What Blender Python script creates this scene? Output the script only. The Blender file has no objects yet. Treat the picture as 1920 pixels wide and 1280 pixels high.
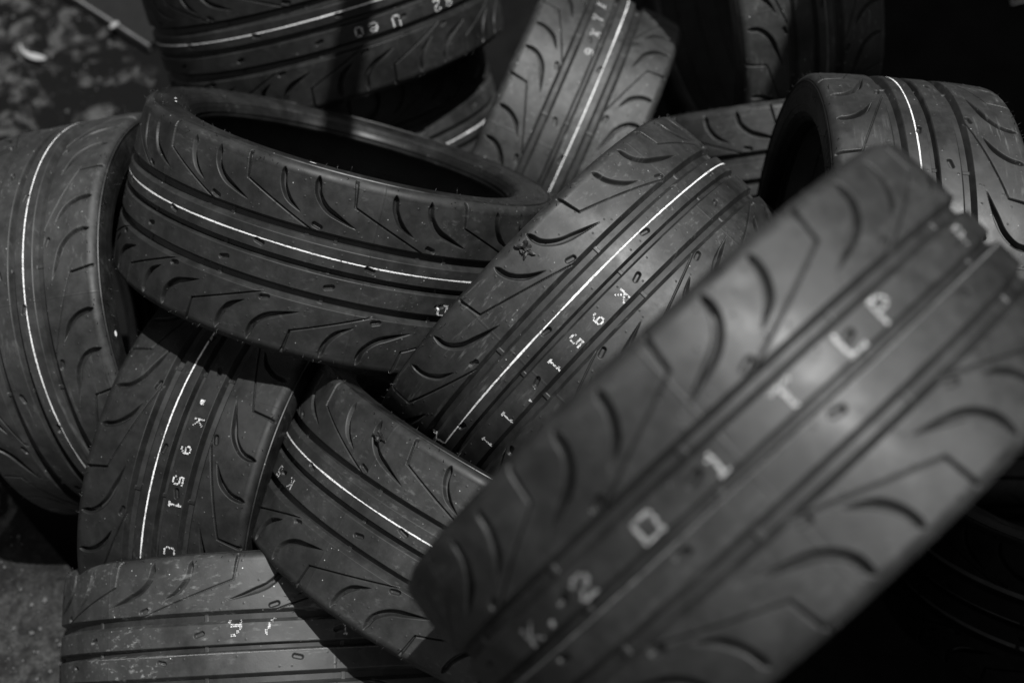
import bpy, bmesh, math, random
import numpy as np
from mathutils import Matrix, Vector

scene = bpy.context.scene
COL = scene.collection
rng = np.random.default_rng(7)
random.seed(7)

# ------------------------------------------------------------------ camera
PITCH = math.radians(60.0)          # the camera looks steeply down on the pile
CAM_H = 2.62
RIGHT = np.array([1.0, 0.0, 0.0])
DOWN = np.array([0.0, -math.sin(PITCH), -math.cos(PITCH)])
FWD = np.array([0.0, math.cos(PITCH), -math.sin(PITCH)])
CAM = np.array([0.0, 0.0, CAM_H])
B3 = np.stack([RIGHT, DOWN, FWD], 1)         # columns


def W(v):
    """view space (right, down, forward) measured in metres -> world point"""
    return CAM + B3 @ np.asarray(v, float)


def Wd(v):
    return B3 @ np.asarray(v, float)


cam = bpy.data.cameras.new('camera')
cam.lens = 50.0
cam.sensor_width = 36.0
cam.clip_start = 0.05
cam.clip_end = 200.0
cam.dof.use_dof = True
cam.dof.focus_distance = 1.88
cam.dof.aperture_fstop = 2.6
cam_ob = bpy.data.objects.new('camera', cam)
COL.objects.link(cam_ob)
cam_ob.location = CAM
cam_ob.rotation_euler = (math.pi / 2 - PITCH, 0, 0)
scene.camera = cam_ob

# ------------------------------------------------------------------ light
SUN_DIR = Wd((0.27, -0.54, -0.80))           # towards the sun
SUN_DIR /= np.linalg.norm(SUN_DIR)
SUN_EL = math.asin(SUN_DIR[2])
SUN_AZ = math.atan2(SUN_DIR[0], SUN_DIR[1])  # from +Y towards +X

world = bpy.data.worlds.new('World')
scene.world = world
world.use_nodes = True
nt = world.node_tree
nt.nodes.clear()
sky = nt.nodes.new('ShaderNodeTexSky')
sky.sky_type = 'NISHITA'
sky.sun_disc = False
sky.sun_elevation = SUN_EL
sky.sun_rotation = SUN_AZ
hs = nt.nodes.new('ShaderNodeHueSaturation')     # the photograph is black and white
hs.inputs['Saturation'].default_value = 0.0
bg = nt.nodes.new('ShaderNodeBackground')
bg.inputs['Strength'].default_value = 0.05
wo = nt.nodes.new('ShaderNodeOutputWorld')
nt.links.new(sky.outputs[0], hs.inputs['Color'])
nt.links.new(hs.outputs[0], bg.inputs['Color'])
nt.links.new(bg.outputs[0], wo.inputs['Surface'])

sun = bpy.data.lights.new('sun', 'SUN')
sun.energy = 4.0
sun.angle = math.radians(0.53)
sun.color = (1.0, 1.0, 0.99)
sun_ob = bpy.data.objects.new('sun', sun)
COL.objects.link(sun_ob)
sun_ob.rotation_euler = Vector(SUN_DIR).to_track_quat('Z', 'Y').to_euler()
sun_ob.location = (1, 3, 5)

vs = scene.view_settings
vs.view_transform = 'Standard'
vs.look = 'None'
vs.gamma = 1.0
vs.use_curve_mapping = False
vs.exposure = 0.6

scene.render.engine = 'CYCLES'
scene.cycles.max_bounces = 5
scene.cycles.use_denoising = True


# ------------------------------------------------------------------ helpers
def link(o, parent=None):
    COL.objects.link(o)
    if parent is not None:
        o.parent = parent
    return o


def mesh_from(name, verts, faces, mat=None, smooth=True):
    """verts (n,3) array; faces (m,4) or (m,3) int array"""
    me = bpy.data.meshes.new(name)
    verts = np.ascontiguousarray(verts, np.float32)
    faces = np.ascontiguousarray(faces, np.int32)
    n, m, k = len(verts), len(faces), faces.shape[1]
    me.vertices.add(n)
    me.vertices.foreach_set('co', verts.ravel())
    me.loops.add(m * k)
    me.loops.foreach_set('vertex_index', faces.ravel())
    me.polygons.add(m)
    me.polygons.foreach_set('loop_start', np.arange(0, m * k, k, dtype=np.int32))
    me.polygons.foreach_set('loop_total', np.full(m, k, np.int32))
    me.polygons.foreach_set('use_smooth', np.full(m, smooth, bool))
    me.update(calc_edges=True)
    me.validate()
    if mat:
        me.materials.append(mat)
    return me


def ob(name, me, parent=None):
    return link(bpy.data.objects.new(name, me), parent)


def tag(o, label=None, cat=None, group=None, kind=None):
    if label:
        o['label'] = label
    if cat:
        o['category'] = cat
    if group:
        o['group'] = group
    if kind:
        o['kind'] = kind
    return o


class NB:
    """small node builder"""

    def __init__(self, name):
        self.m = bpy.data.materials.new(name)
        self.m.use_nodes = True
        self.t = self.m.node_tree
        self.b = self.t.nodes['Principled BSDF']
        self.tc = self.t.nodes.new('ShaderNodeTexCoord')

    def n(self, kind, **kw):
        nd = self.t.nodes.new(kind)
        for k, v in kw.items():
            if k in nd.inputs:
                nd.inputs[k].default_value = v
            else:
                setattr(nd, k, v)
        return nd

    def l(self, a, b):
        self.t.links.new(a, b)

    def noise(self, vec, scale, detail=4, rough=.6, dist=0.0):
        nd = self.n('ShaderNodeTexNoise', Scale=scale, Detail=detail, Roughness=rough, Distortion=dist)
        self.l(vec, nd.inputs['Vector'])
        return nd.outputs['Fac']

    def ramp(self, fac, p0, p1, v0=0.0, v1=1.0):
        nd = self.n('ShaderNodeMapRange', interpolation_type='SMOOTHSTEP')
        nd.inputs['From Min'].default_value = p0
        nd.inputs['From Max'].default_value = p1
        nd.inputs['To Min'].default_value = v0
        nd.inputs['To Max'].default_value = v1
        self.l(fac, nd.inputs['Value'])
        return nd.outputs[0]

    def math(self, op, a, b=None):
        nd = self.n('ShaderNodeMath', operation=op)
        for i, x in enumerate((a, b)):
            if x is None:
                continue
            if isinstance(x, (int, float)):
                nd.inputs[i].default_value = x
            else:
                self.l(x, nd.inputs[i])
        return nd.outputs[0]

    def grey(self, fac, tint=(1.0, 1.0, 1.0)):
        nd = self.n('ShaderNodeCombineXYZ')
        for i in range(3):
            self.l(self.math('MULTIPLY', fac, tint[i]), nd.inputs[i])
        return nd.outputs[0]

    def bump(self, h, strength, dist):
        nd = self.n('ShaderNodeBump', Strength=strength, Distance=dist)
        self.l(h, nd.inputs['Height'])
        self.l(nd.outputs[0], self.b.inputs['Normal'])


def rubber(name, base, rough, dust=1.0):
    k = NB(name)
    info = k.n('ShaderNodeObjectInfo')
    off = k.n('ShaderNodeVectorMath', operation='ADD')
    k.l(k.tc.outputs['Object'], off.inputs[0])
    sc = k.n('ShaderNodeVectorMath', operation='SCALE', Scale=29.0)
    k.l(info.outputs['Location'], sc.inputs[0])
    k.l(sc.outputs[0], off.inputs[1])
    v = off.outputs[0]
    big = k.noise(v, 7.0, 5, .62)
    mid = k.noise(v, 38.0, 5, .65)
    fine = k.noise(v, 420.0, 2, .5)
    bloom = k.noise(v, 12.0, 6, .6, 1.5)
    tn = k.n('ShaderNodeSeparateColor')
    k.l(info.outputs['Color'], tn.inputs[0])
    tone = tn.outputs[0]          # how dusty this tyre is
    # scuffs: noise drawn out along one direction
    mp = k.n('ShaderNodeMapping')
    mp.inputs['Rotation'].default_value = (.5, .9, .3)
    mp.inputs['Scale'].default_value = (14.0, 90.0, 170.0)
    k.l(v, mp.inputs['Vector'])
    scuff = k.ramp(k.noise(mp.outputs[0], 1.0, 4, .65), .53, .72)
    patch = k.ramp(big, .44, .66)
    scuff = k.math('MULTIPLY', scuff, patch)
    # dust specks
    vo = k.n('ShaderNodeTexVoronoi', feature='F1', Scale=95.0)
    k.l(v, vo.inputs['Vector'])
    sp = k.ramp(vo.outputs['Distance'], .05, .11, 1.0, 0.0)
    rnd = k.n('ShaderNodeSeparateColor')
    k.l(vo.outputs['Color'], rnd.inputs[0])
    sp = k.math('MULTIPLY', sp, k.ramp(rnd.outputs[0], .72, .74))
    sp = k.math('MULTIPLY', sp, k.ramp(mid, .40, .60))
    sp = k.math('MULTIPLY', sp, k.ramp(tn.outputs[2], .02, .1))
    c = k.math('MULTIPLY', k.ramp(big, .3, .72, .72, 1.35), base)
    c = k.math('MULTIPLY', c, k.ramp(mid, .25, .75, .82, 1.2))
    c = k.math('ADD', c, k.math('MULTIPLY', scuff, k.math('MULTIPLY', k.math('ADD', k.math('MULTIPLY', tn.outputs[2], 2.2), .55), .036 * dust)))
    c = k.math('ADD', c, k.math('MULTIPLY', sp, .24 * dust))
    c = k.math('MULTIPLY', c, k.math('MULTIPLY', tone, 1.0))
    k.l(k.grey(c, (.985, 1.0, .99)), k.b.inputs['Base Color'])
    r = k.math('ADD', k.ramp(big, .3, .7, rough - .06, rough + .10), k.math('MULTIPLY', scuff, .1))
    r = k.math('ADD', r, k.ramp(mid, .3, .7, -.06, .08))
    k.l(r, k.b.inputs['Roughness'])
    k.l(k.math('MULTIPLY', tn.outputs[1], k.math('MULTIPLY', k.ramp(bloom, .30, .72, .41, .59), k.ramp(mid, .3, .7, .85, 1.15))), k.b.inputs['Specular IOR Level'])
    h = k.math('ADD', k.math('MULTIPLY', mid, .6), k.math('MULTIPLY', fine, .25))
    k.bump(h, .22, .0012)
    return k.m


M_TREAD = rubber('tread_rubber', .0110, .55)
M_SIDE = rubber('sidewall_rubber', .006, .43, .7)
M_LINER = rubber('liner_rubber', .010, .6, .3)


def paint(name, val, lo):
    k = NB(name)
    n1 = k.noise(k.tc.outputs['Object'], 260.0, 3, .6)
    n2 = k.noise(k.tc.outputs['Object'], 40.0, 3, .6)
    f = k.math('MULTIPLY', k.ramp(n1, .30, .52, lo, 1.0), k.ramp(n2, .3, .6, .75, 1.0))
    k.l(k.grey(k.math('MULTIPLY', f, val)), k.b.inputs['Base Color'])
    k.b.inputs['Roughness'].default_value = .6
    return k.m


M_STRIPE = paint('white_paint', .75, .35)
M_INK = paint('printing_ink', .62, .3)
M_FAINT = paint('worn_paint', .14, .3)

# ------------------------------------------------------------------ ground
def ground_material():
    k = NB('stained_concrete')
    v = k.tc.outputs['Object']
    a = k.noise(v, 7.0, 7, .62, 1.2)
    b = k.noise(v, 26.0, 8, .7, .6)
    c = k.noise(v, 120.0, 6, .7)
    xyz = k.n('ShaderNodeSeparateXYZ')
    k.l(v, xyz.inputs[0])
    clean = k.ramp(xyz.outputs[1], .75, 1.05, 1.0, 0.0)        # drier concrete in front, oil-stained behind
    stain = k.math('MULTIPLY', k.ramp(a, .50, .59), k.ramp(b, .40, .60))
    f0 = k.math('ADD', .02, k.math('MULTIPLY', stain, .85))
    f1 = k.math('ADD', .16, k.math('MULTIPLY', k.ramp(b, .34, .66), .42))
    mx = k.n('ShaderNodeMix')
    k.l(clean, mx.inputs[0])
    k.l(f0, mx.inputs[2])
    k.l(f1, mx.inputs[3])
    f = k.math('MULTIPLY', mx.outputs[0], k.ramp(c, .25, .75, .5, 1.45))
    vo = k.n('ShaderNodeTexVoronoi', feature='DISTANCE_TO_EDGE', Scale=9.0)
    k.l(v, vo.inputs['Vector'])
    crack = k.math('MULTIPLY', k.ramp(vo.outputs['Distance'], .0, .015, 1.0, 0.0), k.ramp(b, .5, .6))
    f = k.math('MULTIPLY', f, k.math('SUBTRACT', 1.0, k.math('MULTIPLY', crack, .6)))
    pale = k.math('MULTIPLY', k.ramp(b, .62, .72), k.ramp(c, .52, .66))
    f = k.math('ADD', k.math('MULTIPLY', f, .062), k.math('MULTIPLY', pale, .05))
    k.l(k.grey(f, (1, 1, .99)), k.b.inputs['Base Color'])
    k.b.inputs['Roughness'].default_value = .9
    k.b.inputs['Specular IOR Level'].default_value = .15
    h = k.math('ADD', k.math('MULTIPLY', b, .6), k.math('MULTIPLY', c, .5))
    k.bump(h, .5, .004)
    return k.m


def grid_sheet(name, x0, x1, y0, y1, z, nx, ny, mat, amp):
    xs = np.linspace(x0, x1, nx)
    ys = np.linspace(y0, y1, ny)
    X, Y = np.meshgrid(xs, ys)
    Z = z + amp * (np.sin(X * 3.1 + Y * 1.3) + np.sin(Y * 4.3 - X * 2.2)) * .5
    i = np.arange((ny - 1) * nx).reshape(ny - 1, nx)[:, :-1].ravel()
    return mesh_from(name, np.stack([X, Y, Z], -1).reshape(-1, 3), np.stack([i, i + 1, i + 1 + nx, i + nx], 1), mat)


g = ob('ground', grid_sheet('ground', -40, 40, -40, 40, 0.0, 41, 41, ground_material(), 0.0))
tag(g, kind='structure')


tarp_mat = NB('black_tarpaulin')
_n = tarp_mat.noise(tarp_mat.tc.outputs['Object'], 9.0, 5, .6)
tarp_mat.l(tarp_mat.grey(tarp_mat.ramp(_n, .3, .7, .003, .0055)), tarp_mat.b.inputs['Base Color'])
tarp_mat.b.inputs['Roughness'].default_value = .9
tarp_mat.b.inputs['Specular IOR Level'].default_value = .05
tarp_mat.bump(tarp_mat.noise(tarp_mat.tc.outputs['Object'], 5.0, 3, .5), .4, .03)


def on_ground(px, py, z=0.0):
    """point of the ground seen at a place of the 1920 x 1280 photograph"""
    d = Wd(((px - 960) / 2666.7, (py - 640) / 2666.7, 1.0))
    return CAM + d * ((z - CAM[2]) / d[2])


# ------------------------------------------------------------------ tyre geometry
R0 = .325
PL = [33, 34, 34, 33, 31, 29, 27, 26, 26, 27, 29, 31]      # pitch lengths round the tyre, degrees
PC = np.concatenate([[0], np.cumsum(PL)])[:-1]
GROOVES = ((-52., -33.), (-5., 7.), (34., 52.))
FLAT, RHO = 118., 14.
WALL = .34                        # share of a groove taken by each sloping wall

NT = 2900
vv = list(np.arange(-135., 135.01, .8))
for g0, g1 in GROOVES:
    wl = WALL * (g1 - g0)
    for e in (g0 - .5, g0, g0 + wl, g1 - wl, g1, g1 + .5):
        vv = [q for q in vv if abs(q - e) > .4]
        vv.append(e)
vv = np.array(sorted(vv))
NW = len(vv)
tt = np.arange(NT) * 360.0 / NT
MMD = R0 * 1000 * math.pi / 180      # mm per degree


def profile(v):
    """v in mm across the tread -> axial w, radius r, normal (nw, nr) in mm"""
    av = np.abs(v)
    s = np.sign(v)
    crown = 4.0 * (np.minimum(av, FLAT) / 125.) ** 4
    a = np.maximum(av - FLAT, 0) / RHO
    w = np.minimum(av, FLAT) + RHO * np.sin(a)
    r = R0 * 1000 - crown - RHO * (1 - np.cos(a))
    slope = 4.0 * 4 * (np.minimum(av, FLAT) / 125.) ** 3 / 125.
    ang = a + np.arctan(slope) * (av <= FLAT) + np.arctan(4.0 * 4 * (FLAT / 125.) ** 3 / 125.) * (av > FLAT)
    return s * w, r, s * np.sin(ang), np.cos(ang)


H = np.zeros((NT, NW), np.float32)      # depth map, mm (negative = cut)


def sstep(x):
    x = np.clip(x, 0, 1)
    return x * x * (3 - 2 * x)


for g0, g1 in GROOVES:
    d = np.minimum(vv - g0, g1 - vv)
    H[:] = np.minimum(H, -11.0 * np.clip(d / (WALL * (g1 - g0)), 0, 1)[None, :])


def window(th0, th1):
    i0, i1 = int(math.floor(th0 / 360 * NT)), int(math.ceil(th1 / 360 * NT))
    idx = np.arange(i0, i1 + 1)
    return idx % NT, idx * 360.0 / NT


def polycut(pts, hwf, depth, wall, tilt=0.0, closed_t=None):
    """pts list of (theta deg, w mm); hwf(t) half width; cut along the polyline"""
    P = np.array([(p[0] * MMD, p[1]) for p in pts])
    pad = 12 / MMD
    idx, th = window(min(p[0] for p in pts) - pad, max(p[0] for p in pts) + pad)
    cs = np.where((vv > P[:, 1].min() - 12) & (vv < P[:, 1].max() + 12))[0]
    gx, gy = np.meshgrid(th * MMD, vv[cs], indexing='ij')
    L = np.concatenate([[0], np.cumsum(np.hypot(*np.diff(P, axis=0).T))])
    best = np.full(gx.shape, 1e9)
    bt = np.zeros(gx.shape)
    bs = np.zeros(gx.shape)
    for i in range(len(P) - 1):
        A, Bq = P[i], P[i + 1]
        d = Bq - A
        l2 = d @ d
        t = np.clip(((gx - A[0]) * d[0] + (gy - A[1]) * d[1]) / l2, 0, 1)
        qx, qy = gx - A[0] - t * d[0], gy - A[1] - t * d[1]
        dist = np.hypot(qx, qy)
        m = dist < best
        best[m] = dist[m]
        bt[m] = ((L[i] + t * math.sqrt(l2)) / L[-1])[m]
        bs[m] = np.sign(d[0] * qy - d[1] * qx)[m]
    hw = hwf(bt)
    f = np.clip((hw - best) / wall, 0, 1)
    side = 1 + tilt * np.clip(bs * best / np.maximum(hw, .3), -1, 1)
    cut = -depth * f * side
    sub = H[np.ix_(idx, cs)]
    H[np.ix_(idx, cs)] = np.minimum(sub, cut)


def spline(pts, n=18):
    """Catmull-Rom through pts"""
    P = np.array(pts, float)
    P = np.vstack([2 * P[0] - P[1], P, 2 * P[-1] - P[-2]])
    out = []
    for i in range(1, len(P) - 2):
        p0, p1, p2, p3 = P[i - 1:i + 3]
        for t in np.linspace(0, 1, n // (len(P) - 3) + 2)[:-1]:
            out.append(.5 * ((2 * p1) + (p2 - p0) * t + (2 * p0 - 5 * p1 + 4 * p2 - p3) * t * t + (3 * p1 - p0 - 3 * p2 + p3) * t ** 3))
    out.append(P[-2])
    return out


def crescent(w):
    return lambda t: w * np.clip((t + .01) / .10, 0, 1) ** .5 * np.clip((1.01 - t) / .42, 0, 1) ** .8


LONG = [(.37, -122), (.345, -101), (.25, -84), (.11, -74), (-.05, -65)]
SHORT = [(.69, -121.5), (.665, -101), (.59, -83), (.46, -69.5)]
nibs = []
for k in range(12):
    p, c0 = PL[k], PC[k]
    for s, sh in ((1, 0.0), (-1, .31)):
        def q(pts):
            return [(c0 + (sh + a) * p, s * b) for a, b in pts]
        long_, short_ = spline(q(LONG)), spline(q(SHORT))
        polycut(long_, crescent(4.7), 9.0, 2.6, .25 * s)
        polycut(short_, crescent(4.4), 8.4, 2.5, .25 * s)
        polycut(q([(.035, -129), (0.0, -94)]), lambda t: 2.8 - 1.0 * t, 6.0, 1.5)
        polycut(q([(0.0, -94), (-.70, -50)]), lambda t: 1.25 + 0 * t, 4.5, .8)
        dx = 4.2 / MMD / p
        polycut(q([(.29 + dx, -58.5), (.29 - dx, -56.0)]), lambda t: 3.9 + 0 * t, 5.0, 1.8)
        for (a, b) in ((.41, -116), (.31, -115), (-.08, -62), (.42, -90), (.2, -92), (.73, -114), (.64, -114), (.44, -66), (.04, -98), (-.04, -88),
                       (-.3, -74), (.55, -60), (.06, -60), (.85, -80), (.5, -110), (.9, -56), (.05, -119), (-.02, -119)):
            nibs.append((c0 + (sh + a) * p + rng.normal() * .5, s * (b + rng.normal() * 1.5)))
    dx = 4.4 / MMD
    polycut([(c0 + .76 * p + dx, -15.5), (c0 + .76 * p - dx, -13.5)], lambda t: 3.7 + 0 * t, 5.0, 1.8)
    polycut([(c0 + .06 * p + dx, 22.5), (c0 + .06 * p - dx, 20.0)], lambda t: 3.7 + 0 * t, 5.0, 1.8)
    for b in (-26, -10, 12, 30):
        nibs.append((c0 + rng.uniform(0, p), b))
        nibs.append((c0 + rng.uniform(0, p), b))
    # wear bars: raised blocks in the grooves
    for (g0, g1) in GROOVES:
        idx, th = window(c0 + .10 * p - 2.2 / MMD, c0 + .10 * p + 2.2 / MMD)
        cs = np.where((vv > g0) & (vv < g1))[0]
        sub = H[np.ix_(idx, cs)]
        H[np.ix_(idx, cs)] = np.maximum(sub, -7.6)
# mould seams across the tread and the small nibs the vents leave
for a in np.arange(8, 360, 60.0):
    idx, th = window(a - .10, a + .10)
    H[idx, :] += .25
for (a, b) in nibs:
    idx, th = window(a - 3 / MMD, a + 3 / MMD)
    cs = np.where(np.abs(vv - b) < 3)[0]
    gx, gy = np.meshgrid((th - a) * MMD, vv[cs] - b, indexing='ij')
    H[np.ix_(idx, cs)] += 1.0 * np.exp(-(gx ** 2 + gy ** 2) / (2 * .62 ** 2))

pw, pr, nw_, nr_ = profile(vv)


def surf(th, v, lift=0.0):
    """points in metres on the tread at theta (deg) and v (mm), following its cuts"""
    th = np.asarray(th, float) % 360
    v = np.asarray(v, float)
    i = np.rint(th / 360 * NT).astype(int) % NT
    j = np.clip(np.searchsorted(vv, v), 1, NW - 1)
    f = np.clip((v - vv[j - 1]) / (vv[j] - vv[j - 1]), 0, 1)
    h = H[i, j - 1] * (1 - f) + H[i, j] * f
    w, r, nw, nr = profile(v)
    w = w + nw * (h + lift)
    r = r + nr * (h + lift)
    t = np.radians(th)
    return np.stack([r * np.cos(t), r * np.sin(t), w], -1) / 1000, h


def revolve_faces(nt, nw):
    i = np.arange(nt)[:, None] * nw + np.arange(nw - 1)[None, :]
    i2 = (np.arange(nt)[:, None] + 1) % nt * nw + np.arange(nw - 1)[None, :]
    return np.stack([i, i2, i2 + 1, i + 1], -1).reshape(-1, 4)


T = np.radians(tt)
rr = pr[None, :] + nr_[None, :] * H
ww = pw[None, :] + nw_[None, :] * H
tread_me = mesh_from('tread', np.stack([rr * np.cos(T)[:, None], rr * np.sin(T)[:, None], ww], -1).reshape(-1, 3) / 1000,
                     revolve_faces(NT, NW), M_TREAD)


def revolve(name, prof, mat, nt=720, disp=None, flip=False):
    prof = np.array(prof, float)
    a = np.arange(nt) * 2 * math.pi / nt
    w = np.repeat(prof[None, :, 0], nt, 0)
    r = np.repeat(prof[None, :, 1], nt, 0)
    if disp is not None:
        dw, dr = disp(np.degrees(a), prof)
        w = w + dw
        r = r + dr
    V = np.stack([r * np.cos(a)[:, None], r * np.sin(a)[:, None], w], -1).reshape(-1, 3) / 1000
    F = revolve_faces(nt, len(prof))
    if flip:
        F = F[:, ::-1]
    return V, F


def dense(prof, step):
    prof = np.array(prof, float)
    P = np.array(spline(prof, n=len(prof) * 8))
    L = np.concatenate([[0], np.cumsum(np.hypot(*np.diff(P, axis=0).T))])
    s = np.arange(0, L[-1], step)
    return np.stack([np.interp(s, L, P[:, 0]), np.interp(s, L, P[:, 1])], 1)


# sidewall profile of the +w side, from the tread edge down to the bead (mm)
v_end = profile(np.array([135.0]))
WE, RE = float(v_end[0][0]), float(v_end[1][0])
SIDE = [(WE - .05, RE + .1), (WE + .35, RE - 1.5), (WE + 2.0, RE - 2.2), (WE + 2.3, RE - 3.2), (WE + .4, RE - 4.8), (WE + .6, RE - 10),
        (WE + 1.4, RE - 20), (WE + 1.2, RE - 30), (WE - .6, RE - 40), (WE - 3.5, RE - 49), (WE - 8.5, RE - 55)]
BEAD = [(WE - 8.5, RE - 55), (WE - 9.4, RE - 56.5), (WE - 12.5, RE - 58.5), (WE - 17, RE - 62.0), (WE - 24, RE - 63.4), (WE - 30, RE - 62.8), (WE - 31.5, RE - 60.0),
        (WE - 29.5, RE - 55), (WE - 25, RE - 46), (WE - 19, RE - 34), (WE - 15, RE - 22), (WE - 15.5, RE - 10), (WE - 22, RE - .5), (WE - 34, RE + 2.2)]
LINER = [(WE - 34, RE + 2.2), (WE - 60, RE + 2.6), (0, RE + 2.9), (-(WE - 60), RE + 2.6), (-(WE - 34), RE + 2.2)]
side_p, bead_p = dense(SIDE, .8), dense(BEAD, 1.2)
srng = np.random.default_rng(3)
# raised moulding on the sidewall: rings of short dashes, long ticks and blocks (no lettering)
marks = []
for a in np.arange(0, 360, 30.0):
    for j in range(int(srng.integers(5, 9))):
        a0 = a + 2.6 * j + srng.uniform(0, .5)
        marks.append((a0, a0 + srng.uniform(.7, 1.9), RE - 21, RE - 14, .5))
for a in np.arange(0, 360, 12.0):
    marks.append((a, a + srng.uniform(2, 8), RE - 33.4, RE - 32.2, .5))
    marks.append((a + 3, a + srng.uniform(5, 10), RE - 28.4, RE - 27.2, .45))


def side_disp(deg, prof):
    dw = np.zeros((len(deg), len(prof)))
    r = prof[:, 1]
    for a0, a1, r0, r1, h in marks:
        m = ((deg - a0) % 360) < (a1 - a0)
        c = (r > r0) & (r < r1)
        dw[np.ix_(m, c)] += h
    for rr_, hh_ in ((11.5, .5), (24.0, .35), (36.5, .6), (40.5, .45), (46.0, .6)):
        dw[:, (np.abs(r - (RE - rr_)) < .7)] += hh_
    return dw, np.zeros_like(dw)


def hairs(seed):
    """thin moulding hairs standing on shoulder and sidewall: triangular spikes"""
    hr = np.random.default_rng(seed)
    V, F = [], []
    for i in range(150):
        a = hr.uniform(0, 2 * math.pi)
        kind = hr.uniform()
        if kind < .55:
            v = hr.uniform(121, 134)
            w, r, nw, nr = [float(x[0]) for x in profile(np.array([v]))]
            ln = hr.uniform(2.5, 7.0)
        else:
            j = int(hr.integers(6, len(side_p) - 6))
            w, r = side_p[j]
            nw, nr = .97, -.1
            ln = hr.uniform(3, 8)
        n = np.array([nr * math.cos(a), nr * math.sin(a), nw])
        n = n + hr.normal(size=3) * .35
        n /= np.linalg.norm(n)
        base = np.array([r * math.cos(a), r * math.sin(a), w])
        t1 = np.cross(n, [.3, .5, .81])
        t1 /= np.linalg.norm(t1)
        t2 = np.cross(n, t1)
        k0 = len(V)
        bend = hr.normal(size=3) * ln * .18
        for lev, rad in ((-.3, .5), (.55, .4), (1.0, .2)):
            cpt = base + n * ln * lev + bend * max(lev, 0) ** 2
            for q in range(4):
                an = q * math.pi / 2
                V.append(cpt + rad * (math.cos(an) * t1 + math.sin(an) * t2))
        for lev in (0, 1):
            for q in range(4):
                F.append((k0 + lev * 4 + q, k0 + lev * 4 + (q + 1) % 4, k0 + lev * 4 + 4 + (q + 1) % 4, k0 + lev * 4 + 4 + q))
        F.append((k0 + 8, k0 + 9, k0 + 10, k0 + 11))
    return np.array(V) / 1000, np.array(F)


def side_mesh(sign):
    V, F = revolve('s', side_p, None, 1440, side_disp)
    hv, hf = hairs(11 if sign > 0 else 12)
    V2 = np.vstack([V, hv])
    F2 = np.vstack([F, hf + len(V)])
    if sign < 0:
        V2 = V2 * [1, 1, -1]
        F2 = F2[:, ::-1]
    return mesh_from('sidewall', V2, F2, M_SIDE)


def bead_mesh(sign):
    def ridges(deg, prof):
        w, r = prof[:, 0], prof[:, 1]
        d = np.zeros((len(deg), len(prof)))
        for c in (13, 20, 27):
            d -= 1.1 * np.exp(-((w - (WE - c)) / 1.1) ** 2) * (r < RE - 50)
        for c in (14, 26, 40):
            d -= .9 * np.exp(-((r - (RE - c)) / 1.2) ** 2) * (w < WE - 14)
        return d * 0, d
    V, F = revolve('b', bead_p, None, 720, ridges)
    if sign < 0:
        V = V * [1, 1, -1]
        F = F[:, ::-1]
    return mesh_from('bead', V, F, M_SIDE)


SIDE_ME = {s: side_mesh(s) for s in (1, -1)}
BEAD_ME = {s: bead_mesh(s) for s in (1, -1)}
V, F = revolve('l', dense(LINER, 4.0), None, 720)
LINER_ME = mesh_from('inner_liner', V, F, M_LINER)


def stripe_mesh(w0, seed, half=1.35, mat=None, stop=None):
    sr = np.random.default_rng(seed)
    n = 1600
    th = np.arange(n) * 360 / n
    wob = sum(sr.normal() * .5 / (1 + k * .4) * np.sin(np.radians(th * k) + sr.uniform(0, 6)) for k in range(1, 9))
    wob = wob + .12 * sr.normal(size=n)
    hv = half * (1 + .22 * np.interp(th, np.linspace(0, 360, 60), sr.normal(size=60)))
    cols = np.linspace(-1, 1, 4)
    P = [surf(th, w0 + wob + c * hv, .22)[0] for c in cols]
    V = np.stack(P, 1).reshape(-1, 3)
    F = revolve_faces(n, 4)
    # worn gaps, and the line skips where it crosses a cut
    hc = surf(th, w0 + wob)[1]
    gone = (hc < -1.6) | (np.interp(th, np.linspace(0, 360, 420), sr.uniform(size=420)) > .985)
    if stop is not None:                      # the painted line ends in a short foot across the groove
        gone |= (th > stop) & (th < stop + 60)
    keep = ~gone
    F = F[np.repeat(keep, 3)]
    if stop is not None:
        ws = np.linspace(w0 - 1, w0 - 24, 26)
        k0 = len(V)
        Q = [surf(stop + (ws - w0) * -.075 + c * .35, ws, .22)[0] for c in (-1, 1)]
        V = np.vstack([V, np.stack(Q, 1).reshape(-1, 3)])
        F = np.vstack([F, [(k0 + 2 * i, k0 + 2 * i + 1, k0 + 2 * i + 3, k0 + 2 * i + 2) for i in range(25)]])
    return mesh_from('paint_stripe', V, F, mat or M_STRIPE)


FONT = {
    'K': '10001 10010 10100 11000 10100 10010 10001', '2': '01110 10001 00001 00110 01000 10000 11111',
    '0': '11111 10001 10001 10001 10001 10001 11111', '1': '00100 01100 00100 00100 00100 00100 01110',
    'T': '11111 00100 00100 00100 00100 00100 00100', 'L': '10000 10000 10000 10000 10000 10000 11111',
    'P': '11110 10001 10001 11110 10000 10000 10000', '9': '01110 10001 10001 01111 00001 00010 01100',
    '5': '11111 10000 11110 00001 00001 10001 01110', '7': '11111 00001 00010 00100 00100 01000 01000',
    '6': '00110 01000 10000 11110 10001 10001 01110', 'U': '10001 10001 10001 10001 10001 10001 01110',
    'D': '11110 10001 10001 10001 10001 10001 11110', '8': '01110 10001 10001 01110 10001 10001 01110',
    'e': '00000 01110 10001 11110 10000 10001 01110', 'X': '10001 01010 01010 00100 01010 01010 10001',
    'Y': '10001 10001 01010 00100 00100 00100 00100', 'O': '01110 10001 10001 10001 10001 10001 01110',
    "'": '00100 00100 00000 00000 00000 00000 00000', 'C': '01111 10000 10000 10000 10000 10000 01111',
    '.': '00000 00000 00000 00000 00000 01100 01100',
}


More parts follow.
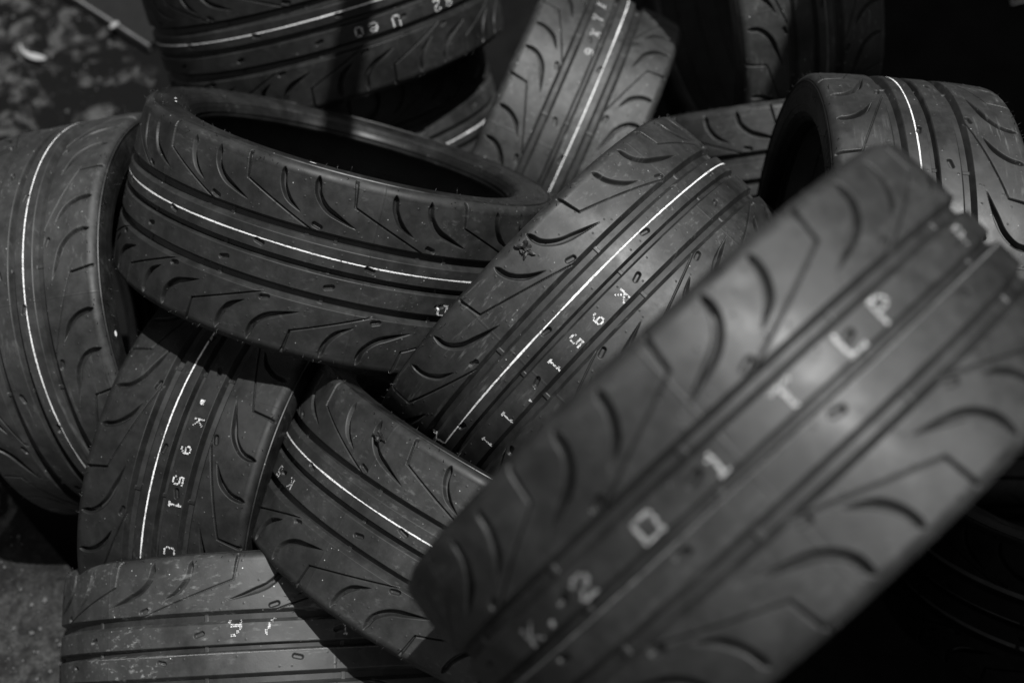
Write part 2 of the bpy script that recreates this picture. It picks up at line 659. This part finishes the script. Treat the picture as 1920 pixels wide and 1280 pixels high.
def code_mesh(chars, seed, mat=None, fine=1.0):
    """dot-printed characters: (character, theta, w centre, height mm, width mm)"""
    sr = np.random.default_rng(seed)
    V, F = [], []
    for ch, th, w0, hh, wd in chars:
        rows = FONT[ch].split()
        sub = 2
        dot = hh / 7 / sub * .62 * fine
        for ri, row in enumerate(rows):
            for ci, b in enumerate(row):
                if b != '1':
                    continue
                for sa in range(sub):
                    for sb in range(sub):
                        if sr.uniform() < .10:
                            continue
                        dw = w0 + (3 - ri + (sa - .5) / sub) * hh / 7 + sr.normal() * .14
                        du = (ci - 2 + (sb - .5) / sub) * wd / 5 + sr.normal() * .14
                        an = np.arange(6) * math.pi / 3
                        rad = dot * sr.uniform(.6, 1.15)
                        t = th + (du + rad * 1.05 * np.cos(an)) / MMD
                        P, h = surf(t, dw + rad * np.sin(an), .18)
                        if h.max() - h.min() > 6:
                            continue
                        k0 = len(V)
                        V.extend(P)
                        F.append((k0, k0 + 1, k0 + 2, k0 + 3))
                        F.append((k0, k0 + 3, k0 + 4, k0 + 5))
    return mesh_from('printed_character', np.array(V), np.array(F), mat or M_INK, False)


# ------------------------------------------------------------------ tyres
# centre and axis of each tyre, metres, in the camera's right / down / forward frame
POSE = {
    'left_edge': ((-0.6586, -0.0447, 2.3996), (-0.9668, 0.1438, 0.2111)),
    'open_hole': ((-0.2753, -0.1830, 2.2382), (-0.2653, 0.9329, 0.2434)),
    'back_shaded': ((-0.3576, -0.6487, 2.7094), (0.2460, 0.8895, 0.3850)),
    'back_upright': ((0.0736, -0.3723, 2.7946), (-0.9142, -0.4012, -0.0575)),
    'back_under': ((-0.3453, -0.4243, 2.9314), (-0.2656, -0.8944, -0.3600)),
    'centre': ((0.1127, -0.0170, 2.1769), (0.7161, 0.6909, -0.0988)),
    'right': ((0.5351, -0.0668, 2.1392), (0.9964, 0.0833, 0.0149)),
    'front': ((0.2233, 0.1251, 1.3980), (-0.6663, -0.7284, 0.1597)),
    'lower_left': ((-0.4158, 0.2225, 2.3222), (0.9478, 0.2119, -0.2382)),
    'lower_middle': ((-0.0638, 0.2924, 2.1690), (-0.4808, 0.8755, 0.0477)),
    'bottom': ((-0.3737, 0.4895, 2.2538), (-0.0520, -0.9740, 0.2203)),
    'behind_centre': ((0.5030, -0.3115, 2.7608), (0.1238, 0.9890, 0.0814)),
    'far_upright': ((0.4495, -0.6746, 2.7322), (-0.9593, 0.2507, -0.1304)),
    'right_low': ((0.9581, 0.3357, 2.3872), (-0.0263, 0.9283, 0.3709)),
}
PHASE = {'left_edge': -126.3, 'open_hole': -201.5, 'back_shaded': 132.9, 'back_upright': -135.8, 'back_under': 20.0, 'centre': -44.1,
         'right': 45.8, 'front': -138.6, 'lower_left': 142.6, 'lower_middle': 24.8, 'bottom': 135.5, 'behind_centre': -126.8,
         'far_upright': -145.0, 'right_low': 0.0}
STRIPE_W = {'front': -5.4, 'bottom': -4.6, 'far_upright': -19.0}
CODE = {
    'front': [('K', 126.4, 17, 19, 19), ('.', 131.5, 19, 19, 14), ('2', 140.3, 17.5, 21, 21), ('0', 153.8, 18, 21, 22), ('1', 166.7, 18, 21, 17), ('T', 179.9, 20, 22, 22),
              ('L', 192.0, 19, 24, 20), ('P', 199.8, 20, 24, 19), ('P', 226.5, 21, 20, 18)],
    'centre': [('K', -3.4, 25, 17, 13), ('9', 4.4, 23, 17, 12), ('5', 11.4, 22, 18, 12), ('1', 19.1, 24, 20, 12), ("'", 29.4, 26, 18, 12), ('1', 37.0, 25, 20, 12), ('1', 46.5, 26, 18, 12)],
    'lower_left': [('.', 154.3, 26, 24, 20), ('K', 159.2, 23, 15, 12), ('9', 166.6, 18, 16, 12), ('5', 174.4, 19, 17, 13), ('1', 180.5, 22, 20, 12), ('C', 192.5, 24, 18, 13)],
    'lower_middle': [('K', 54.4, 24, 15, 12), ('5', 62.6, 24, 16, 12), ("'", 68.5, 28, 16, 12)],
    'bottom': [('9', 179.4, 31, 30, 20), ('7', 187.6, 31, 30, 20), ('1', 206.2, 22, 20, 10)],
    'open_hole': [('D', -35.9, 26, 17, 17)],
    'back_shaded': [('8', -49.5, 25, 20, 14), ('2', -44.5, 25, 22, 14), ('U', -29.1, 24, 20, 16), ('e', -21.5, 23, 19, 16), ('O', -16.9, 22, 17, 15)],
    'back_upright': [('X', 50.4, 26, 20, 14), ('9', 26.2, 14, 17, 14), ('X', 34.5, 17, 17, 14), ('Y', 42.0, 23, 20, 14)],
}
LABEL = {
    'left_edge': 'upright tyre at the left edge of the photo, long white line curving down its tread',
    'open_hole': 'tilted tyre with its open round hole facing up, left of centre',
    'back_shaded': 'back tyre crossed by a dark post shadow, half in shade',
    'back_upright': 'tyre standing at the back, pale tread slanting down behind the open-holed tyre',
    'back_under': 'tyre under the shaded back tyre, only a short curved strip of tread showing',
    'centre': 'sharp tyre mid-pile, tread rising diagonally, printed with small upside-down digits',
    'right': 'tyre standing at the right edge, rounded crown up, dark sidewall facing left',
    'front': 'large blurred tyre nearest the viewer, printed K201T LP',
    'lower_left': 'tyre on edge below the open-holed tyre, jagged shadow across its top',
    'lower_middle': 'tyre wedged against the big blurred tyre, its tread sloping down to the right',
    'bottom': 'scuffed tyre lying at the bottom left, faded dotted 97 on its tread',
    'behind_centre': 'tyre lying behind the middle tyre, only its blurred slotted shoulder showing',
    'far_upright': 'dim tyre standing farthest back, one strip of curved slots lit',
    'right_low': 'dark tyre at the lower right, only the edge of its hole catching light',
}


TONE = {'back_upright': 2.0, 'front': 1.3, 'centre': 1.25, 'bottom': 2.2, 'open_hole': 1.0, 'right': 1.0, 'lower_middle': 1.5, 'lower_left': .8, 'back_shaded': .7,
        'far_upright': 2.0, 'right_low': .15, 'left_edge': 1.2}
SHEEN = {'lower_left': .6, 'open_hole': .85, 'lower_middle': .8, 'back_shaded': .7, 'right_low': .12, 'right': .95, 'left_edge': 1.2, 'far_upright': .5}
WEAR = {'bottom': .55, 'centre': .35, 'right': .45, 'front': .03, 'back_upright': .4}


def basis(a):
    t = np.array([1.0, 0, 0]) if abs(a[0]) < .8 else np.array([0, 1.0, 0])
    e1 = np.cross(a, t)
    e1 /= np.linalg.norm(e1)
    return e1, np.cross(a, e1)


def pose_matrix(key):
    c, a = (np.array(x) for x in POSE[key])
    a = a / np.linalg.norm(a)
    e1, e2 = basis(a)
    f = math.radians(PHASE[key])
    x = e1 * math.cos(f) + e2 * math.sin(f)
    y = np.cross(a, x)
    m = Matrix.Identity(4)
    for i, col in enumerate((x, y, a)):
        for r, val in enumerate(Wd(col)):
            m[r][i] = val
    for r, val in enumerate(W(c)):
        m[r][3] = val
    return m


def make_tyre(key, n):
    root = link(bpy.data.objects.new('tyre', None))
    root.empty_display_size = .1
    tag(root, LABEL[key], 'tyre', 'unmounted tyres heaped in a pile')
    root.matrix_world = pose_matrix(key)
    td = ob('tread', tread_me, root)
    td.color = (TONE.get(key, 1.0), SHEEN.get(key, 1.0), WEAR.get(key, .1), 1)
    for s in (1, -1):
        sw = ob('sidewall', SIDE_ME[s], root)
        bd = ob('bead', BEAD_ME[s], sw)
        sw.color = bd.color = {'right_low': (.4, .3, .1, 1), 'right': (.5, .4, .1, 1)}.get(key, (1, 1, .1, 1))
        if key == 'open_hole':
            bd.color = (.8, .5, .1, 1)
    ob('inner_liner', LINER_ME, root).color = (1, 1, .1, 1)
    faint = key in STRIPE_W
    if key not in ('right_low', 'behind_centre'):
        ob('paint_stripe', stripe_mesh(STRIPE_W.get(key, -19.0), 100 + n, .9 if faint else 1.0, M_FAINT if faint else None, 102.3 if key == 'centre' else None), root)
    if key in CODE:
        ch = [(c, th - PHASE[key], w, h, wd) for c, th, w, h, wd in CODE[key]]
        for q, one in enumerate(ch):
            ob('printed_character', code_mesh([one], 200 + 20 * n + q, None, .74 if key == 'bottom' else .8 if key == 'front' else 1.0), root)
    return root


TYRES = {k: make_tyre(k, i) for i, k in enumerate(POSE)}


def side_mark(key, name, px, py, w, r, lu, lr, mat, round_=False):
    """small mark of paint lying on a sidewall or bead, at the spot seen there in the photograph"""
    inv = pose_matrix(key).inverted()
    d = Wd(((px - 960) / 2666.7, (py - 640) / 2666.7, 1.0))
    o = inv @ Vector(CAM)
    dl = inv.to_3x3() @ Vector(d)
    t = (w / 1000 - o.z) / dl.z
    p = o + dl * t
    th = math.atan2(p.y, p.x)
    rr_ = math.hypot(p.x, p.y) * 1000 if r is None else r
    n = 14 if round_ else 4
    V = []
    for i in range(n):
        a = (i + .5) * 2 * math.pi / n
        k_ = 1 if round_ else 1.414
        x, y = k_ * math.cos(a) * lu / 2, k_ * math.sin(a) * lr / 2
        q = th + x / rr_
        V.append(((rr_ + y) * math.cos(q) / 1000, (rr_ + y) * math.sin(q) / 1000, w / 1000))
    me = bpy.data.meshes.new(name)
    me.from_pydata(V, [], [tuple(range(n))])
    me.materials.append(mat)
    return ob(name, me, TYRES[key])


SW = WE + 2.6
side_mark('left_edge', 'paint_dot', 217, 625, -SW, None, 9, 7, M_STRIPE, True)
side_mark('open_hole', 'chalk_mark', 329, 184, -SW, None, 9, 3, M_STRIPE)
side_mark('open_hole', 'chalk_mark', 330, 190, -SW, None, 9, 2.5, M_STRIPE)
side_mark('open_hole', 'chalk_mark', 587, 305, -SW, None, 9, 4, M_STRIPE)


# ------------------------------------------------------------------ black sheet under the pile
def slab(name, outline, z0, z1, mat):
    """flat piece with the given outline (x, y) between two heights, bevelled top edge"""
    bm = bmesh.new()
    lo = [bm.verts.new((x, y, z0)) for x, y in outline]
    f = bm.faces.new(lo)
    if f.normal.z > 0:
        f.normal_flip()
    r = bmesh.ops.extrude_face_region(bm, geom=[f])
    for v in r['geom']:
        if isinstance(v, bmesh.types.BMVert):
            v.co.z = z1
    bmesh.ops.recalc_face_normals(bm, faces=bm.faces[:])
    me = bpy.data.meshes.new(name)
    bm.to_mesh(me)
    bm.free()
    me.materials.append(mat)
    return me


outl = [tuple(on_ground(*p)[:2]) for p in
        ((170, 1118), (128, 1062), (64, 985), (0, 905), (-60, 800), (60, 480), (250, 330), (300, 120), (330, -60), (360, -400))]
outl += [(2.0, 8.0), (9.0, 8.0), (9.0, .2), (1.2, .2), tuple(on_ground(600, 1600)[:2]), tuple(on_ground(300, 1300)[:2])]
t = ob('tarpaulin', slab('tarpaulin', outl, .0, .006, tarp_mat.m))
tag(t, 'matt black sheet spread on the concrete under the tyre pile', 'tarpaulin')


# ------------------------------------------------------------------ shade giving structures beside the pile
def plain(name, val, rough=.6):
    k = NB(name)
    nz = k.noise(k.tc.outputs['Object'], 30.0, 5, .65)
    k.l(k.grey(k.ramp(nz, .25, .75, val * .75, val * 1.2)), k.b.inputs['Base Color'])
    k.b.inputs['Roughness'].default_value = rough
    k.b.inputs['Specular IOR Level'].default_value = .2
    k.bump(nz, .15, .003)
    return k.m


M_STEEL = plain('dark_steel', .05, .5)
M_CANVAS = plain('dark_canvas', .02, .9)
M_BOARD = plain('dark_board', .007, .85)
M_PALE = plain('pale_worn_wood', .10, .8)
M_WHITE = plain('white_enamel', .55, .5)


def rod_mesh(name, pts, rad, mat, seg=12):
    """round bar through the points"""
    V, F = [], []
    P = [np.array(p, float) for p in pts]
    for i, p in enumerate(P):
        d = P[min(i + 1, len(P) - 1)] - P[max(i - 1, 0)]
        d /= np.linalg.norm(d)
        t1 = np.cross(d, [.31, .2, .93] if abs(d[2]) < .9 else [1, 0, 0])
        t1 /= np.linalg.norm(t1)
        t2 = np.cross(d, t1)
        for q in range(seg):
            an = q * 2 * math.pi / seg
            V.append(p + rad * (math.cos(an) * t1 + math.sin(an) * t2))
    for i in range(len(P) - 1):
        for q in range(seg):
            F.append((i * seg + q, i * seg + (q + 1) % seg, (i + 1) * seg + (q + 1) % seg, (i + 1) * seg + q))
    for e, base in ((0, 0), (1, (len(P) - 1) * seg)):
        c = len(V)
        V.append(P[0] if e == 0 else P[-1])
        for q in range(seg):
            F.append((base + q, base + (q + 1) % seg, c, c))
    bm = bmesh.new()
    vs_ = [bm.verts.new(v) for v in V]
    for f in F:
        bm.faces.new([vs_[j] for j in dict.fromkeys(f)])
    bmesh.ops.recalc_face_normals(bm, faces=bm.faces[:])
    me = bpy.data.meshes.new(name)
    bm.to_mesh(me)
    bm.free()
    for p in me.polygons:
        p.use_smooth = len(p.vertices) == 4
    me.materials.append(mat)
    return me


CAN_H = 2.7
cn = tag(link(bpy.data.objects.new('canopy', None)), 'dark canvas canopy on a steel frame beside the pile', 'canopy')
BX = .275
x0, x1, y0, y1 = 1.01, 5.0, 1.75, 5.0
xs, ys = np.linspace(x0, x1, 20), np.linspace(y0, y1, 20)
GX, GY = np.meshgrid(xs, ys)
GZ = CAN_H - .06 * np.sin((GX - x0) / (x1 - x0) * math.pi * 3) ** 2 * np.sin((GY - y0) / (y1 - y0) * math.pi * 3) ** 2
ii = np.arange(19 * 20).reshape(19, 20)[:, :-1].ravel()
cv = ob('canvas', mesh_from('canvas', np.stack([GX, GY, GZ], -1).reshape(-1, 3), np.stack([ii, ii + 1, ii + 21, ii + 20], 1), M_CANVAS), cn)
sm = cv.modifiers.new('thickness', 'SOLIDIFY')
sm.thickness = .004
ob('beam', rod_mesh('beam', [(BX, 1.56, CAN_H + .03), (BX, 5.0, CAN_H + .03)], .029, M_STEEL), cn)
ob('beam', rod_mesh('beam', [(BX - .2, 4.98, CAN_H + .086), (5.0, 4.98, CAN_H + .086)], .021, M_STEEL), cn)
ob('beam', rod_mesh('beam', [(4.98, 1.7, CAN_H + .03), (4.98, 5.0, CAN_H + .03)], .021, M_STEEL), cn)
for px_, py_ in ((BX, 4.98), (4.98, 4.98), (4.98, 1.74)):
    ob('post', rod_mesh('post', [(px_, py_, 0), (px_, py_, CAN_H + .01)], .022, M_STEEL), cn)

bd = ob('panel', slab('panel', [(1.30, .40), (1.325, .40), (1.325, 1.38), (1.30, 1.38)], 0.006, 3.1, M_BOARD))
tag(bd, 'tall dark plywood sheet standing on edge at the right of the pile', 'panel')

zs = .30
so = [tuple(on_ground(px_, py_, zs)[:2]) for px_, py_ in ((-420, 900), (-60, 832), (0, 905), (64, 985), (130, 1062), (165, 1120), (185, 1420), (-420, 1420))]
cs_ = ob('concrete_slab', slab('concrete_slab', so, .002, zs, bpy.data.materials['stained_concrete']))
tag(cs_, 'low worn concrete slab beside the scuffed tyre, bottom left corner', 'slab')

# ------------------------------------------------------------------ small things on the concrete
def quad_strip(name, pts, widths, mat, lift=.0, up=(0, 0, 1), thick=.0012):
    V, F = [], []
    P = [np.array(p, float) for p in pts]
    for i, p in enumerate(P):
        d = P[min(i + 1, len(P) - 1)] - P[max(i - 1, 0)]
        d /= np.linalg.norm(d)
        t = np.cross(d, up)
        t /= np.linalg.norm(t)
        for c in (-1, 0, 1):
            V.append(p + t * c * widths[i] + np.array([0, 0, .35 * widths[i] * abs(c)]))
    n = len(P)
    for i in range(n - 1):
        for c in range(2):
            F.append((i * 3 + c, i * 3 + c + 1, (i + 1) * 3 + c + 1, (i + 1) * 3 + c))
    o = ob(name, mesh_from(name, np.array(V), np.array(F), mat))
    m = o.modifiers.new('thickness', 'SOLIDIFY')
    m.thickness = thick
    return o


M_LEAF = plain('dry_leaf', .24, .7)
pts = [on_ground(38, 84, .030), on_ground(42, 95, .020), on_ground(54, 104, .014), on_ground(66, 108, .013), on_ground(78, 110, .012), on_ground(87, 110, .010)]
lf = quad_strip('leaf', pts, [.0012, .003, .007, .0095, .008, .002], M_LEAF)
tag(lf, 'small pale dry leaf curled on the stained concrete at top left', 'leaf')

a_, b_ = on_ground(128, -4)[:2], on_ground(252, 76)[:2]
dv = (b_ - a_) / np.linalg.norm(b_ - a_)
nv_ = np.array([-dv[1], dv[0]])
if nv_[1] < 0:
    nv_ = -nv_
A0, A1 = a_ - dv * .9, b_ + dv * .06
pk = ob('plank', slab('plank', [tuple(A0), tuple(A1), tuple(A1 + nv_ * .22), tuple(A0 + nv_ * .22)], .0, .026, M_BOARD))
tag(pk, 'dark weathered plank with a pale worn edge lying on the concrete, top left', 'plank')
eg = slab('worn_edge', [tuple(A0 - nv_ * .006), tuple(A1 - nv_ * .006), tuple(A1 - nv_ * .0005), tuple(A0 - nv_ * .0005)], .004, .0275, M_PALE)
ob('worn_edge', eg, pk)
sp_ = quad_strip('splinter', [on_ground(206, 53, .03), on_ground(213, 48, .031), on_ground(222, 42, .034)], [.004, .007, .004], M_LEAF)
tag(sp_, 'short pale wood chip lying on the plank edge', 'wood chip')

F0, F1, F2 = on_ground(1897, 8, .01), on_ground(1892, -30, .01), on_ground(1990, -16, .01)
fr = ob('wire_frame', rod_mesh('wire_frame', [F1, F0, F0 + (F2 - F0) * 1.4], .0022, M_WHITE, 8))
tag(fr, 'bent corner of thin pale wire lying on the black sheet, top right corner', 'wire')


# grit and crumbs of rubber on the concrete
gr = np.random.default_rng(21)
V, F = [], []
M_GRIT = plain('grit', .07, .9)
for i in range(420):
    if i < 250:
        p = on_ground(gr.uniform(-120, 300), gr.uniform(-120, 300))
    else:
        p = on_ground(gr.uniform(-120, 120), gr.uniform(930, 1330), zs)
        if p[0] > on_ground(0, 905, zs)[0] + (on_ground(0, 905, zs)[1] - p[1]) * .62 - .01:
            continue
    sz = .0009 + .0035 * gr.uniform() ** 4
    k0 = len(V)
    base = [(1, 1, -1), (-1, 1, -1), (-1, -1, -1), (1, -1, -1), (1, 1, 1), (-1, 1, 1), (-1, -1, 1), (1, -1, 1)]
    an = gr.uniform(0, 6.3)
    for x, y, z in base:
        q = np.array([x, y, z]) * sz * gr.uniform(.5, 1.1, 3)
        V.append(p + np.array([q[0] * math.cos(an) - q[1] * math.sin(an), q[0] * math.sin(an) + q[1] * math.cos(an), q[2] + sz * .5]))
    for f in ((0, 3, 2, 1), (4, 5, 6, 7), (0, 1, 5, 4), (1, 2, 6, 5), (2, 3, 7, 6), (3, 0, 4, 7)):
        F.append([k0 + j for j in f])
tag(ob('grit', mesh_from('grit', np.array(V), np.array(F), M_GRIT, False)), 'fine grit and rubber crumbs scattered on the concrete', 'grit', kind='stuff')


# torn black scraps of rubber caught on two of the treads
def scrap(px, py, key, label, sx, sy, seed):
    sr = np.random.default_rng(seed)
    c, a = (np.array(q) for q in POSE[key])
    a = a / np.linalg.norm(a)
    d = np.array([(px - 960) / 2666.7, (py - 640) / 2666.7, 1.0])
    dp, cp = d - a * (d @ a), c - a * (c @ a)
    A_, B_, C_ = dp @ dp, -2 * dp @ cp, cp @ cp - (R0 - .002) ** 2
    t = (-B_ - math.sqrt(max(B_ * B_ - 4 * A_ * C_, 0))) / (2 * A_)
    p = d * t
    n = p - c
    n = n - a * (n @ a)
    n /= np.linalg.norm(n)
    x = np.cross([0, 0, 1.0], n)
    x /= np.linalg.norm(x)
    y = np.cross(n, x)
    bm = bmesh.new()
    bmesh.ops.create_icosphere(bm, subdivisions=3, radius=1.0)
    ph = sr.uniform(0, 6.3, 6)
    for v in bm.verts:
        u = v.co.copy()
        k_ = 1 + .45 * math.sin(5 * u.x + ph[0]) * math.sin(4 * u.y + ph[1]) + .3 * math.sin(9 * u.y + 3 * u.z + ph[2]) + .15 * sr.normal()
        q = p + (x * u.x * sx + y * u.y * sy + n * (u.z * .45 + .25) * min(sx, sy)) * k_
        v.co = W(q)
    me = bpy.data.meshes.new('rubber_scrap')
    bm.to_mesh(me)
    bm.free()
    me.materials.append(M_SCRAP)
    tag(ob('rubber_scrap', me), label, 'scrap')


_k = NB('torn_rubber')
_k.b.inputs['Base Color'].default_value = (.008, .008, .008, 1)
_k.b.inputs['Roughness'].default_value = .6
M_SCRAP = _k.m
scrap(984, 465, 'centre', 'torn black rubber scrap at the upper left edge of the middle tyre', .0075, .0095, 5)
scrap(712, 818, 'lower_middle', 'small black lump stuck in a curved slot of the lower middle tyre', .006, .0085, 9)
